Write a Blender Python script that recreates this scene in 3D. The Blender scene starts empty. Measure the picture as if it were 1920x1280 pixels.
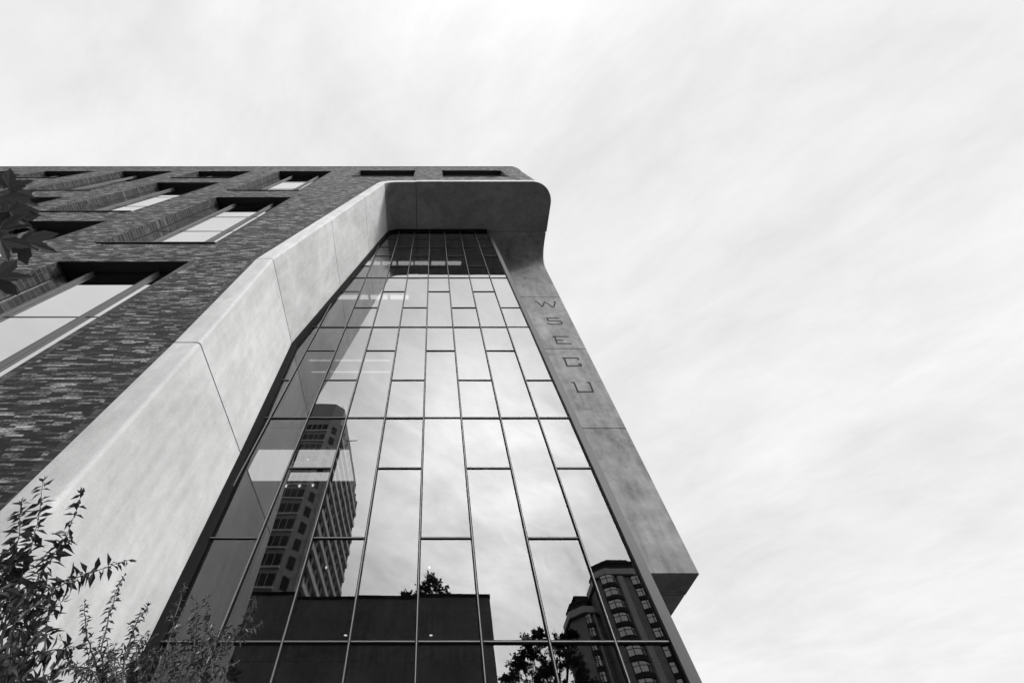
import bpy, bmesh, math, random
from mathutils import Vector, Matrix

random.seed(7)
S = bpy.context.scene
COL = S.collection
D = 3.6                 # distance from the eye to the brick front
DG = 1.81 * D           # distance from the eye to the recessed glass
EYE = 1.6
F = 714.5               # focal length in pixels of the 1920 px wide photograph
TH = math.radians(59.02)
SN, CS = math.sin(TH), math.cos(TH)

def zr(y):
    v = (640 - y) / F
    return (SN + v * CS) / (SN * (y - 211) / F)

def ray(px, py, Y):
    """point seen at a photo pixel at distance Y in front of the eye"""
    return Vector((Y * (px - 813) / (SN * (py - 211)), Y, EYE + Y * zr(py)))

def W(x, y, z):
    """facade units (multiples of D, height from the eye) to metres"""
    return Vector((x * D, y * D, EYE + z * D))

# ------------------------------------------------------------------ materials
def g(v):
    return (v, v, v, 1.0)

def new_mat(name):
    m = bpy.data.materials.new(name)
    m.use_nodes = True
    nt = m.node_tree
    nt.nodes.clear()
    out = nt.nodes.new('ShaderNodeOutputMaterial')
    return m, nt, out

def N(nt, typ, **kw):
    n = nt.nodes.new(typ)
    for k, v in kw.items():
        setattr(n, k, v)
    return n

def L(nt, a, b):
    nt.links.new(a, b)

def math_node(nt, op, a, b=None, c=None):
    n = N(nt, 'ShaderNodeMath', operation=op)
    for i, v in enumerate((a, b, c)):
        if v is None:
            continue
        if isinstance(v, (int, float)):
            n.inputs[i].default_value = v
        else:
            L(nt, v, n.inputs[i])
    return n.outputs[0]

def ramp(nt, fac, stops):
    r = N(nt, 'ShaderNodeValToRGB')
    el = r.color_ramp.elements
    while len(el) < len(stops):
        el.new(0.5)
    for e, (p, v) in zip(el, stops):
        e.position = p
        e.color = g(v)
    L(nt, fac, r.inputs[0])
    return r.outputs[0]

def coords(nt, scale=(1, 1, 1)):
    tc = N(nt, 'ShaderNodeTexCoord')
    mp = N(nt, 'ShaderNodeMapping')
    mp.inputs['Scale'].default_value = scale
    L(nt, tc.outputs['Object'], mp.inputs[0])
    return mp.outputs[0]

def noise(nt, vec, scale, detail=6, rough=0.6, dist=0.0):
    n = N(nt, 'ShaderNodeTexNoise')
    n.inputs['Scale'].default_value = scale
    n.inputs['Detail'].default_value = detail
    n.inputs['Roughness'].default_value = rough
    n.inputs['Distortion'].default_value = dist
    L(nt, vec, n.inputs['Vector'])
    return n.outputs['Fac']

def principled(nt, out, col, rough=0.7, metal=0.0, bump=None, bump_d=0.002, spec=0.5, bump_s=1.0):
    p = N(nt, 'ShaderNodeBsdfPrincipled')
    if isinstance(col, (int, float)):
        p.inputs['Base Color'].default_value = g(col)
    else:
        L(nt, col, p.inputs['Base Color'])
    if isinstance(rough, (int, float)):
        p.inputs['Roughness'].default_value = rough
    else:
        L(nt, rough, p.inputs['Roughness'])
    p.inputs['Metallic'].default_value = metal
    p.inputs['Specular IOR Level'].default_value = spec
    if bump is not None:
        b = N(nt, 'ShaderNodeBump')
        b.inputs['Distance'].default_value = bump_d
        b.inputs['Strength'].default_value = bump_s
        L(nt, bump, b.inputs['Height'])
        L(nt, b.outputs[0], p.inputs['Normal'])
    L(nt, p.outputs[0], out.inputs['Surface'])
    return p

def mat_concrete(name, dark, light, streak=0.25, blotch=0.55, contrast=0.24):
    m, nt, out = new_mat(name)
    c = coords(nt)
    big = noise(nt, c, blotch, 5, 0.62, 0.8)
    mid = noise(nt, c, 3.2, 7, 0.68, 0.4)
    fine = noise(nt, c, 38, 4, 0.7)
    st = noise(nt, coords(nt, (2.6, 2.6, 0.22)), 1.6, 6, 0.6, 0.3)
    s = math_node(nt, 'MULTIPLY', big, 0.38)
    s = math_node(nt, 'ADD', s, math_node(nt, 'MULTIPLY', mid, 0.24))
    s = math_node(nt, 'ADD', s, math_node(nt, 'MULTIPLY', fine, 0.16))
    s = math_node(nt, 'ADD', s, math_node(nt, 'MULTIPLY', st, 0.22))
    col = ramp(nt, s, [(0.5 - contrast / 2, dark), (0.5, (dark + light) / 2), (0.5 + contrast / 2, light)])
    # small pits
    vo = N(nt, 'ShaderNodeTexVoronoi')
    vo.inputs['Scale'].default_value = 7.0
    L(nt, c, vo.inputs['Vector'])
    pit = ramp(nt, vo.outputs['Distance'], [(0.0, 0.45), (0.045, 1.0)])
    mx = N(nt, 'ShaderNodeMix', data_type='RGBA', blend_type='MULTIPLY')
    mx.inputs['Factor'].default_value = 0.5
    L(nt, col, mx.inputs['A'])
    L(nt, pit, mx.inputs['B'])
    principled(nt, out, mx.outputs['Result'], 0.78, 0, math_node(nt, 'ADD', mid, math_node(nt, 'MULTIPLY', fine, 0.4)), 0.006, 0.3)
    return m

def mat_brick(name, stops, bw=0.40, bh=0.058, mortar_v=0.10, soldier=False):
    """long thin bricks, every brick with a tone of its own"""
    m, nt, out = new_mat(name)
    tc = N(nt, 'ShaderNodeTexCoord')
    sx = N(nt, 'ShaderNodeSeparateXYZ')
    L(nt, tc.outputs['Object'], sx.inputs[0])
    ge = N(nt, 'ShaderNodeNewGeometry')
    sn = N(nt, 'ShaderNodeSeparateXYZ')
    L(nt, ge.outputs['True Normal'], sn.inputs[0])
    side = math_node(nt, 'GREATER_THAN', math_node(nt, 'ABSOLUTE', sn.outputs[0]), 0.72)
    u = N(nt, 'ShaderNodeMix', data_type='FLOAT')
    L(nt, side, u.inputs['Factor'])
    L(nt, sx.outputs[0], u.inputs['A'])
    L(nt, sx.outputs[1], u.inputs['B'])
    u = u.outputs['Result']
    v = sx.outputs[2]
    if soldier:
        u, v = v, u
    row = math_node(nt, 'DIVIDE', v, bh)
    rowi = math_node(nt, 'FLOOR', row)
    wr = N(nt, 'ShaderNodeTexWhiteNoise', noise_dimensions='1D')
    L(nt, rowi, wr.inputs['W'])
    cu = math_node(nt, 'ADD', math_node(nt, 'DIVIDE', u, bw), wr.outputs['Value'])
    coli = math_node(nt, 'FLOOR', cu)
    cb = N(nt, 'ShaderNodeCombineXYZ')
    L(nt, coli, cb.inputs[0])
    L(nt, rowi, cb.inputs[1])
    wn = N(nt, 'ShaderNodeTexWhiteNoise', noise_dimensions='2D')
    L(nt, cb.outputs[0], wn.inputs['Vector'])
    # firing batches: long horizontal drifts of tone
    bat = noise(nt, coords(nt, (0.8, 0.8, 3.4)), 1.9, 7, 0.72, 0.4)
    bat = math_node(nt, 'MULTIPLY_ADD', bat, 2.4, -1.2)
    speck = noise(nt, coords(nt, (1, 1, 2)), 22, 4, 0.7)
    val = math_node(nt, 'ADD', math_node(nt, 'MULTIPLY', wn.outputs['Value'], 0.56), math_node(nt, 'MULTIPLY', bat, 0.55))
    val = math_node(nt, 'ADD', val, math_node(nt, 'MULTIPLY_ADD', speck, 0.9, -0.28))
    col = ramp(nt, val, stops)
    fr = math_node(nt, 'FRACT', row)
    fc = math_node(nt, 'FRACT', cu)
    jr = math_node(nt, 'LESS_THAN', fr, 0.13)
    jc = math_node(nt, 'LESS_THAN', fc, 0.02)
    j = math_node(nt, 'MAXIMUM', jr, jc)
    mx = N(nt, 'ShaderNodeMix', data_type='RGBA')
    L(nt, j, mx.inputs['Factor'])
    L(nt, col, mx.inputs['A'])
    mx.inputs['B'].default_value = g(mortar_v)
    h = math_node(nt, 'ADD', math_node(nt, 'MULTIPLY', math_node(nt, 'SUBTRACT', 1.0, j), 0.6),
                  math_node(nt, 'MULTIPLY', wn.outputs['Value'], 0.5))
    h = math_node(nt, 'ADD', h, math_node(nt, 'MULTIPLY', speck, 0.35))
    principled(nt, out, mx.outputs['Result'], 0.72, 0, h, 0.012, 0.35)
    return m

def mat_plain(name, v, rough=0.6, metal=0.0, var=0.12, scale=4.0, spec=0.5, stretch=(1, 1, 1), bump_d=0.002):
    m, nt, out = new_mat(name)
    n = noise(nt, coords(nt, stretch), scale, 6, 0.65)
    col = ramp(nt, n, [(0.3, v * (1 - var)), (0.7, min(1, v * (1 + var)))])
    principled(nt, out, col, rough, metal, n, bump_d, spec)
    return m

def mat_glass(name, base, tint, wave=0.0):
    """coated facade glass: partly a mirror, partly see-through"""
    m, nt, out = new_mat(name)
    lw = N(nt, 'ShaderNodeLayerWeight')
    lw.inputs['Blend'].default_value = 0.5
    f3 = math_node(nt, 'POWER', lw.outputs['Facing'], 2.2)
    fac = math_node(nt, 'ADD', math_node(nt, 'MULTIPLY', f3, 0.97 - base), base)
    tr = N(nt, 'ShaderNodeBsdfTransparent')
    tr.inputs[0].default_value = g(tint)
    gl = N(nt, 'ShaderNodeBsdfGlossy')
    gl.inputs['Color'].default_value = g(0.97)
    gl.inputs['Roughness'].default_value = 0.0
    n = noise(nt, coords(nt), 0.8, 2, 0.5)
    b = N(nt, 'ShaderNodeBump')
    b.inputs['Distance'].default_value = wave
    b.inputs['Strength'].default_value = 1.0
    L(nt, n, b.inputs['Height'])
    L(nt, b.outputs[0], gl.inputs['Normal'])
    mx = N(nt, 'ShaderNodeMixShader')
    L(nt, fac, mx.inputs[0])
    L(nt, tr.outputs[0], mx.inputs[1])
    L(nt, gl.outputs[0], mx.inputs[2])
    L(nt, mx.outputs[0], out.inputs['Surface'])
    return m

def mat_clear(name):
    m, nt, out = new_mat(name)
    tr = N(nt, 'ShaderNodeBsdfTransparent')
    L(nt, tr.outputs[0], out.inputs['Surface'])
    return m

def mat_emit(name, s):
    m, nt, out = new_mat(name)
    e = N(nt, 'ShaderNodeEmission')
    e.inputs[0].default_value = g(1.0)
    e.inputs[1].default_value = s
    L(nt, e.outputs[0], out.inputs['Surface'])
    return m

def mat_leaf(name, v, var=0.5, trans=0.25, rough=0.42, spec=0.4):
    m, nt, out = new_mat(name)
    ge = N(nt, 'ShaderNodeNewGeometry')
    n = noise(nt, coords(nt), 9, 4, 0.6)
    val = math_node(nt, 'ADD', math_node(nt, 'MULTIPLY', ge.outputs['Random Per Island'], 0.6), math_node(nt, 'MULTIPLY', n, 0.4))
    col = ramp(nt, val, [(0.1, v * (1 - var)), (0.9, v * (1 + var))])
    p = N(nt, 'ShaderNodeBsdfPrincipled')
    L(nt, col, p.inputs['Base Color'])
    p.inputs['Roughness'].default_value = rough
    p.inputs['Specular IOR Level'].default_value = spec
    t = N(nt, 'ShaderNodeBsdfTranslucent')
    L(nt, col, t.inputs[0])
    mx = N(nt, 'ShaderNodeMixShader')
    mx.inputs[0].default_value = trans
    L(nt, p.outputs[0], mx.inputs[1])
    L(nt, t.outputs[0], mx.inputs[2])
    L(nt, mx.outputs[0], out.inputs['Surface'])
    return m

M = {}
M['brick'] = mat_brick('long dark brick', [(0.20, 0.005), (0.42, 0.014), (0.55, 0.06), (0.70, 0.22), (0.92, 0.56)], bw=0.24, bh=0.040, mortar_v=0.025)
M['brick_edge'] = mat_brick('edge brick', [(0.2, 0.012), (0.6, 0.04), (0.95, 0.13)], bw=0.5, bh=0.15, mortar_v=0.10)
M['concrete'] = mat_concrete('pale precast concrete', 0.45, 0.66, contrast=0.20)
M['concrete_shaded'] = mat_concrete('precast concrete with painted shade', 0.15, 0.29, blotch=0.7)  # the pale concrete darkened: shade of the underside put into its colour
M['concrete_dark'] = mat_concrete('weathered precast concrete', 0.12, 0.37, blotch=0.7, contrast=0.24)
M['gasket'] = mat_plain('black glazing channel', 0.010, 0.8, spec=0.15, bump_d=0.0)
M['joint'] = mat_plain('joint shadow gap sealant', 0.02, 0.9)
M['metal'] = mat_plain('grey anodised aluminium', 0.22, 0.35, 0.6, 0.1, 3, stretch=(1, 1, 0.1), bump_d=0.0)
M['fin'] = mat_plain('grey painted fin', 0.10, 0.6, 0.0, 0.08, 3, bump_d=0.0)
M['metal_pale'] = mat_plain('bright aluminium cap', 0.22, 0.4, 0.3, 0.08, 3, stretch=(1, 1, 0.1), bump_d=0.0)
M['metal_dark'] = mat_plain('dark anodised aluminium', 0.016, 0.38, 0.3, 0.2, 3)
M['cap'] = mat_plain('edge cap aluminium', 0.07, 0.45, 0.4, 0.15, 2, stretch=(1, 1, 0.2), bump_d=0.0)
M['glass'] = mat_glass('coated curtain wall glass', 0.115, 0.26, 0.0009)
M['win_glass'] = mat_glass('coated window glass', 0.58, 0.3, 0.00008)
M['clear'] = mat_clear('clear glass edge')
M['ceiling'] = mat_plain('office ceiling', 0.55, 0.8)
M['inside'] = mat_plain('office wall', 0.16, 0.85)
M['dark'] = mat_plain('dark interior', 0.025, 0.9)
M['spandrel'] = mat_plain('black spandrel panel', 0.012, 0.5)
M['light'] = mat_emit('lit office panel', 1.5)
M['spot'] = mat_emit('lit lamp lens', 2.6)
M['strip'] = mat_emit('dim strip light', 0.8)
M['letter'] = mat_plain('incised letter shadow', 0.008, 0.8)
M['coping'] = mat_plain('roof coping metal', 0.10, 0.45, 0.5)
M['paving'] = mat_plain('dark stone paving', 0.06, 0.85, 0, 0.2, 1.2)
M['asphalt'] = mat_plain('asphalt', 0.05, 0.9, 0, 0.3, 3)
M['paint'] = mat_plain('road paint', 0.6, 0.7)
M['earth'] = mat_plain('city ground', 0.06, 0.95, 0, 0.3, 0.3)
M['bark'] = mat_plain('bark', 0.06, 0.9, 0, 0.4, 8, stretch=(4, 4, 0.6), bump_d=0.01)
M['twig'] = mat_plain('young stem', 0.07, 0.6, 0, 0.3, 12)
M['leaf'] = mat_leaf('shrub leaf', 0.04)
M['leaf_small'] = mat_leaf('fine shrub leaf', 0.06, 0.6, 0.2, 0.3, 0.6)
M['leaf_maple'] = mat_leaf('maple leaf blade', 0.06, 0.4, 0.3, 0.5, 0.3)
M['leaf_tree'] = mat_leaf('street tree leaf', 0.055, 0.5, 0.15)
M['old_concrete'] = mat_concrete('sooty rendered wall', 0.20, 0.62, blotch=0.3)
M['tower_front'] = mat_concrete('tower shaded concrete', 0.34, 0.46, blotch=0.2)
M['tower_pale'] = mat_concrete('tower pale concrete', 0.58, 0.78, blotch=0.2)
M['tower_glass'] = mat_plain('tower window glass', 0.02, 0.25, 0.0, 0.3, 0.3, spec=0.3)
M['sky_glass'] = mat_plain('bay window glass', 0.9, 0.06, 0.9, 0.1, 0.3)
M['bay_wall'] = mat_plain('bay tower brick', 0.42, 0.85, 0, 0.2, 1.0)
M['bay_dark'] = mat_plain('bay tower balcony panel', 0.05, 0.8, 0, 0.2, 1.0)
M['bay_pale'] = mat_plain('bay tower pale trim', 0.75, 0.8, 0, 0.12, 1.0)

# ------------------------------------------------------------------ mesh helpers
WL = {}

class MB:
    def __init__(s):
        s.v, s.f, s.m = [], [], []

    def add(s, vs, fs, mi=0):
        o = len(s.v)
        s.v += [Vector(p) for p in vs]
        for f in fs:
            s.f.append([o + i for i in f])
            s.m.append(mi)

    def box(s, x0, x1, y0, y1, z0, z1, mi=0):
        x0, x1 = min(x0, x1), max(x0, x1)
        y0, y1 = min(y0, y1), max(y0, y1)
        z0, z1 = min(z0, z1), max(z0, z1)
        s.add([(x0, y0, z0), (x1, y0, z0), (x1, y1, z0), (x0, y1, z0), (x0, y0, z1), (x1, y0, z1), (x1, y1, z1), (x0, y1, z1)],
              [(0, 3, 2, 1), (4, 5, 6, 7), (0, 1, 5, 4), (1, 2, 6, 5), (2, 3, 7, 6), (3, 0, 4, 7)], mi)

    def prism(s, pts, z0, z1, mi=0):
        """vertical prism over a counter-clockwise plan polygon"""
        n = len(pts)
        vs = [(x, y, z0) for x, y in pts] + [(x, y, z1) for x, y in pts]
        fs = [list(range(n))[::-1], list(range(n, 2 * n))] + [(i, (i + 1) % n, n + (i + 1) % n, n + i) for i in range(n)]
        s.add(vs, fs, mi)

    def loft(s, rings, cap=True, closed=True, mi=0):
        n = len(rings[0])
        vs = [p for r in rings for p in r]
        fs = []
        for k in range(len(rings) - 1):
            for i in range(n if closed else n - 1):
                j = (i + 1) % n
                fs.append((k * n + i, k * n + j, (k + 1) * n + j, (k + 1) * n + i))
        if cap and closed:
            fs.append(list(range(n))[::-1])
            fs.append([(len(rings) - 1) * n + i for i in range(n)])
        s.add(vs, fs, mi)

    def tube(s, pts, rads, n=6):
        pts = [Vector(p) for p in pts]
        rings = []
        for i, p in enumerate(pts):
            t = (pts[min(i + 1, len(pts) - 1)] - pts[max(i - 1, 0)]).normalized()
            a = t.cross(Vector((0.31, 0.87, 0.39))).normalized()
            b = t.cross(a)
            r = rads[i] if isinstance(rads, (list, tuple)) else rads
            rings.append([p + (a * math.cos(2 * math.pi * k / n) + b * math.sin(2 * math.pi * k / n)) * r for k in range(n)])
        s.loft(rings)

    def bar(s, p, q, w, nrm, h):
        """flat bar from p to q, width w, standing h proud along nrm"""
        p, q = Vector(p), Vector(q)
        t = (q - p).normalized()
        c = t.cross(nrm).normalized() * (w / 2)
        e = t * (w * 0.35)
        lo = [p - e - c, q + e - c, q + e + c, p - e + c]
        hi = [x + nrm * h for x in lo]
        s.add(lo + hi, [(3, 2, 1, 0), (4, 5, 6, 7), (0, 1, 5, 4), (1, 2, 6, 5), (2, 3, 7, 6), (3, 0, 4, 7)])

    def build(s, name, mats, parent=None, smooth=None, fix=True):
        if not isinstance(mats, (list, tuple)):
            mats = [mats]
        off = WL.get(parent.name, Vector()) if parent else Vector()
        me = bpy.data.meshes.new(name)
        me.from_pydata([p - off for p in s.v], [], s.f)
        for m in mats:
            me.materials.append(m)
        me.polygons.foreach_set('material_index', s.m)
        me.update()
        if fix:
            bm = bmesh.new()
            bm.from_mesh(me)
            bmesh.ops.recalc_face_normals(bm, faces=bm.faces)
            bm.to_mesh(me)
            bm.free()
        if smooth is not None:
            me.polygons.foreach_set('use_smooth', [True] * len(me.polygons))
            me.set_sharp_from_angle(angle=math.radians(smooth))
        o = bpy.data.objects.new(name, me)
        COL.objects.link(o)
        if parent:
            o.parent = parent
        WL[o.name] = off.copy()
        return o

def tag(o, label=None, cat=None, group=None, kind=None):
    for k, v in (('label', label), ('category', cat), ('group', group), ('kind', kind)):
        if v:
            o[k] = v
    return o

def thing(name, loc, label, cat, group=None):
    o = bpy.data.objects.new(name, None)
    o.empty_display_size = 0.3
    COL.objects.link(o)
    o.location = loc
    WL[o.name] = Vector(loc)
    return tag(o, label, cat, group)

def fillet(a, c, b, t1, t2, n=8):
    """points of a rounded corner at c between a and b"""
    a, b, c = Vector(a), Vector(b), Vector(c)
    p = c + (a - c).normalized() * t1
    q = c + (b - c).normalized() * t2
    return [p * (1 - u) ** 2 + c * 2 * u * (1 - u) + q * u ** 2 for u in [i / n for i in range(n + 1)]]

def lerp_table(tab, z):
    for (z0, x0), (z1, x1) in zip(tab, tab[1:]):
        if z <= z1:
            return x0 + (x1 - x0) * (z - z0) / (z1 - z0)
    return tab[-1][1]

# ------------------------------------------------------------------ setting
mb = MB(); mb.add([(-900, -900, -0.14), (900, -900, -0.14), (900, 900, -0.14), (-900, 900, -0.14)], [(0, 1, 2, 3)])
tag(mb.build('ground', M['earth']), kind='structure')
mb = MB(); mb.box(-70, 70, -9.2, -2.4, -0.135, -0.12)
tag(mb.build('road', M['asphalt']), kind='structure')
mb = MB()
for k in range(-11, 12):
    mb.box(k * 6 - 1.5, k * 6 + 1.5, -5.86, -5.74, -0.119, -0.116)
tag(mb.build('road_markings', M['paint']), kind='structure')
mb = MB(); mb.box(-70, 70, -2.2, 30, -0.135, 0.0)
tag(mb.build('pavement', M['paving']), kind='structure')
mb = MB(); mb.box(-70, 70, -60, -9.4, -0.135, 0.0)
tag(mb.build('far_pavement', M['paving']), kind='structure')
mb = MB(); mb.box(-70, 70, -2.398, -2.202, -0.135, 0.003); mb.box(-70, 70, -9.398, -9.202, -0.135, 0.003)
tag(mb.build('kerb', M['old_concrete']), kind='structure')

# ------------------------------------------------------------------ the office building
B = thing('office_building', (0, D, 0), 'dark brick office building, its recessed glass front framed in pale concrete with a lettered fin', 'building')

IN = [(-0.444, -1.05), (0.69, -1.117), (1.64, -1.175), (2.92, -1.272), (6.82, -0.785)]
OUT = [(-0.444, -1.205), (0.71, -1.262), (1.64, -1.307), (2.92, -1.402), (6.964, -0.888)]
XJ = -0.296
fin_ = fillet((-1.272, 2.92, 0), (-0.785, 6.82, 0), (1, 6.82, 0), 0.22, 0.22)
fout = fillet((-1.402, 2.92, 0), (-0.888, 6.964, 0), (1, 6.964, 0), 0.34, 0.34)
ZTOP = 8.93
ZS = 6.82
ZF = 6.964

# brick front with its window openings
wins = []      # x0, x1, z0, z1, fins
def addwin(x0, x1, z0, z1, fins=True):
    wins.append((x0, x1, z0, z1, fins))
for x0, x1 in ((-2.945, -1.91), (-6.06, -5.03), (-9.2, -8.15)):
    addwin(x0, x1, 0.66, 2.884)
    addwin(x0 - 0.05, x1 - 0.045, 3.36, 5.53)
    addwin(x0 - 0.12, x1 - 0.11, 6.03, 8.24)
for x0, x1 in ((-4.56, -3.51), (-7.62, -6.62), (-10.8, -9.75)):
    addwin(x0, x1, 1.96, 4.18)
    addwin(x0 - 0.05, x1 - 0.05, 4.62, 6.82)
    addwin(x0 - 0.11, x1 - 0.10, 7.30, 8.24)
addwin(-1.474, -0.367, 7.50, 8.36, False)
addwin(0.17, 1.35, 7.50, 8.36, False)

XL = -12.5
outer = [(XL, -0.444)] + [(x, z) for z, x in OUT[:-1]] + [(p.x, p.y) for p in fout] + [(1.65, ZF), (1.65, ZTOP), (XL, ZTOP)]
REV = 0.135
bm = bmesh.new()
def loop_edges(pts):
    vs = [bm.verts.new(W(x, 1, z)) for x, z in pts]
    return vs, [bm.edges.new((vs[i], vs[(i + 1) % len(vs)])) for i in range(len(vs))]
loops, edges = [], []
vs, es = loop_edges(outer); loops.append(vs); edges += es
for x0, x1, z0, z1, _ in wins:
    vs, es = loop_edges([(x0, z0), (x1, z0), (x1, z1), (x0, z1)]); loops.append(vs); edges += es
bmesh.ops.triangle_fill(bm, edges=edges, use_beauty=True, normal=(0, -1, 0))
for vs in loops:
    back = [bm.verts.new(v.co + Vector((0, REV * D, 0))) for v in vs]
    for i in range(len(vs)):
        j = (i + 1) % len(vs)
        bm.faces.new((vs[i], vs[j], back[j], back[i]))
bmesh.ops.recalc_face_normals(bm, faces=bm.faces)
bm.normal_update()
if sum(f.normal.y * f.calc_area() for f in bm.faces) > 0:
    bmesh.ops.reverse_faces(bm, faces=bm.faces)
mb = MB()
bm.verts.index_update()
mb.add([v.co.copy() for v in bm.verts], [[v.index for v in f.verts] for f in bm.faces])
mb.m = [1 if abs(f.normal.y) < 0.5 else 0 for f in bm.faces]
bm.free()
mb.build('brick_wall', [M['brick'], M['brick_edge']], B, fix=False)

# rounded brick corner and the side wall
arc = [(1.65 + 0.35 * math.sin(a), 1.35 - 0.35 * math.cos(a)) for a in [math.pi / 2 * i / 14 for i in range(15)]]
mb = MB()
rings = [[W(x, y, ZF) for x, y in arc] + [W(2.0, 7.0, ZF)], [W(x, y, ZTOP) for x, y in arc] + [W(2.0, 7.0, ZTOP)]]
mb.loft(rings, closed=False)
mb.build('corner_wall', M['brick'], B, smooth=30)
# coping round the roof edge
mb = MB()
plan = [(XL, 0.992)] + [(1.65, 0.992)] + [(1.65 + 0.358 * math.sin(a), 1.35 - 0.358 * math.cos(a)) for a in [math.pi / 2 * i / 14 for i in range(1, 15)]] + [(2.008, 7.0), (XL, 7.0)]
mb.prism([(x * D, y * D) for x, y in plan], EYE + (ZTOP - 0.004) * D, EYE + (ZTOP + 0.03) * D)
mb.build('roof', M['coping'], B)
# dark rooms behind the brick windows
mb = MB()
mb.box(XL * D, -1.55 * D, 1.30 * D, 1.33 * D, 0.02, EYE + 8.85 * D)
mb.box(-1.55 * D, 1.6 * D, 1.30 * D, 1.33 * D, EYE + 7.05 * D, EYE + 8.85 * D)
for z in (-0.42, 1.9, 3.1, 4.4, 5.8, 7.1):
    mb.box(XL * D, -1.55 * D, 1.16 * D, 1.295 * D, EYE + z * D, EYE + (z + 0.05) * D)
mb.build('interior_wall', M['dark'], B)

# brick course along the concrete edge
mb = MB()
tab = [(z, x) for z, x in OUT[:-1]] + [(p.y, p.x) for p in fout[:1]]
ring = []
for z, x in tab:
    ring.append([W(x - 0.042, 0.998, z), W(x - 0.042, 1.01, z), W(x + 0.001, 1.01, z), W(x + 0.001, 0.998, z)])
mb.loft(ring)
mb.build('edge_course', M['brick_edge'], B)

# windows in the brick
for x0, x1, z0, z1, fins in wins:
    yg = 1.10
    fw = 0.018
    mb = MB()
    X0, X1, Z0, Z1 = x0 * D, x1 * D, EYE + z0 * D, EYE + z1 * D
    fm = fw * D
    Ya, Yb = yg * D - 0.02, yg * D + 0.05
    mb.box(X0, X0 + fm, Ya, Yb, Z0, Z1)
    mb.box(X1 - fm, X1, Ya, Yb, Z0, Z1)
    mb.box(X0 + fm, X1 - fm, Ya, Yb, Z1 - fm, Z1)
    mb.box(X0 + fm, X1 - fm, Ya, Yb, Z0, Z0 + fm)
    # black lintel lining the head of the opening
    mb.box(X0 + 0.002, X1 - 0.002, D + 0.012, Ya - 0.002, Z1 - 0.016, Z1 - 0.002)
    w = mb.build('window', M['metal_dark'], B)
    mb = MB()
    tilt = random.uniform(-0.002, 0.002)
    t2 = random.uniform(-0.0015, 0.0015)
    def pv(x, z, dy):
        return (x, yg * D + dy + tilt * (z - (Z0 + Z1) / 2) + t2 * (x - (X0 + X1) / 2), z)
    a = [pv(X0 + fm, Z0 + fm, 0), pv(X1 - fm, Z0 + fm, 0), pv(X1 - fm, Z1 - fm, 0), pv(X0 + fm, Z1 - fm, 0)]
    b = [Vector(p) + Vector((0, 0.012, 0)) for p in a]
    mb.add(a + b, [(0, 1, 2, 3)], 0)
    mb.add(a + b, [(7, 6, 5, 4), (0, 4, 5, 1), (1, 5, 6, 2), (2, 6, 7, 3), (3, 7, 4, 0)], 1)
    mb.build('pane', [M['win_glass'], M['clear']], w)
    if z0 < 9:
        mb = MB()
        mb.box(X0 - 0.03, X1 + 0.05, D - 0.055, Ya - 0.004, Z0 - 0.03, Z0 + 0.006)
        mb.build('sill', M['metal_dark'], w)
    if fins:
        wd = X1 - X0
        for q in (0.235, 0.735):
            mb = MB()
            xc = X0 + wd * q
            mb.box(xc - 0.030, xc - 0.012, yg * D - 0.07, yg * D - 0.004, Z0 + 0.01, Z1 - 0.02)
            mb.box(xc + 0.012, xc + 0.030, yg * D - 0.07, yg * D - 0.004, Z0 + 0.01, Z1 - 0.02)
            mb.box(xc - 0.0118, xc + 0.0118, yg * D - 0.03, yg * D - 0.004, Z0 + 0.01, Z1 - 0.02, 1)
            mb.build('fin', [M['fin'], M['gasket']], w)
        for q in ((0.36, 0.66) if z1 - z0 > 1.5 else ()):
            mb = MB()
            mb.box(X0 + fm, X1 - fm, yg * D - 0.012, yg * D - 0.003, Z0 + (Z1 - Z0) * q - 0.012, Z0 + (Z1 - Z0) * q + 0.012)
            mb.build('transom', M['metal_dark'], w)
    mb = MB()
    mb.box(X1 + 0.003, X1 + 0.045 * D, D - 0.008, D + 0.02, Z0 - 0.02, Z1 + 0.04)
    mb.build('edge_course', M['brick_edge'], w)

# concrete frame: jamb panels
JZ = [-0.444, 0.34, 1.64, 2.92, 4.22, 5.51]
GAP = 0.0045
YF, YB = 0.990, 1.835
def section(pi, po):
    pi, po = Vector(pi), Vector(po)
    r = 0.018
    d_ = (po - pi).normalized()
    s = []
    s.append((po, 1.06))
    s.append((po, YF + 0.004))
    s.append((po - d_ * 0.004, YF))
    for i in range(5):
        a = math.pi / 2 * i / 4
        s.append((pi + d_ * (r - r * math.sin(a)), YF + r - r * math.cos(a)))
    s.append((pi, YB))
    s.append((pi + d_ * 0.05, YB))
    s.append((pi + d_ * 0.05, 1.06))
    return [W(p.x, y, p.y) for p, y in s]
def jamb_pts(z):
    return (lerp_table(IN, z), z, 0), (lerp_table(OUT, z), z, 0)
for a, b in zip(JZ, JZ[1:]):
    mb = MB()
    zs = [a + GAP] + ([0.69] if a < 0.69 < b else []) + [b - GAP]
    mb.loft([section(*jamb_pts(z)) for z in zs])
    mb.build('concrete_panel', M['concrete'], B, smooth=30)
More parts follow.
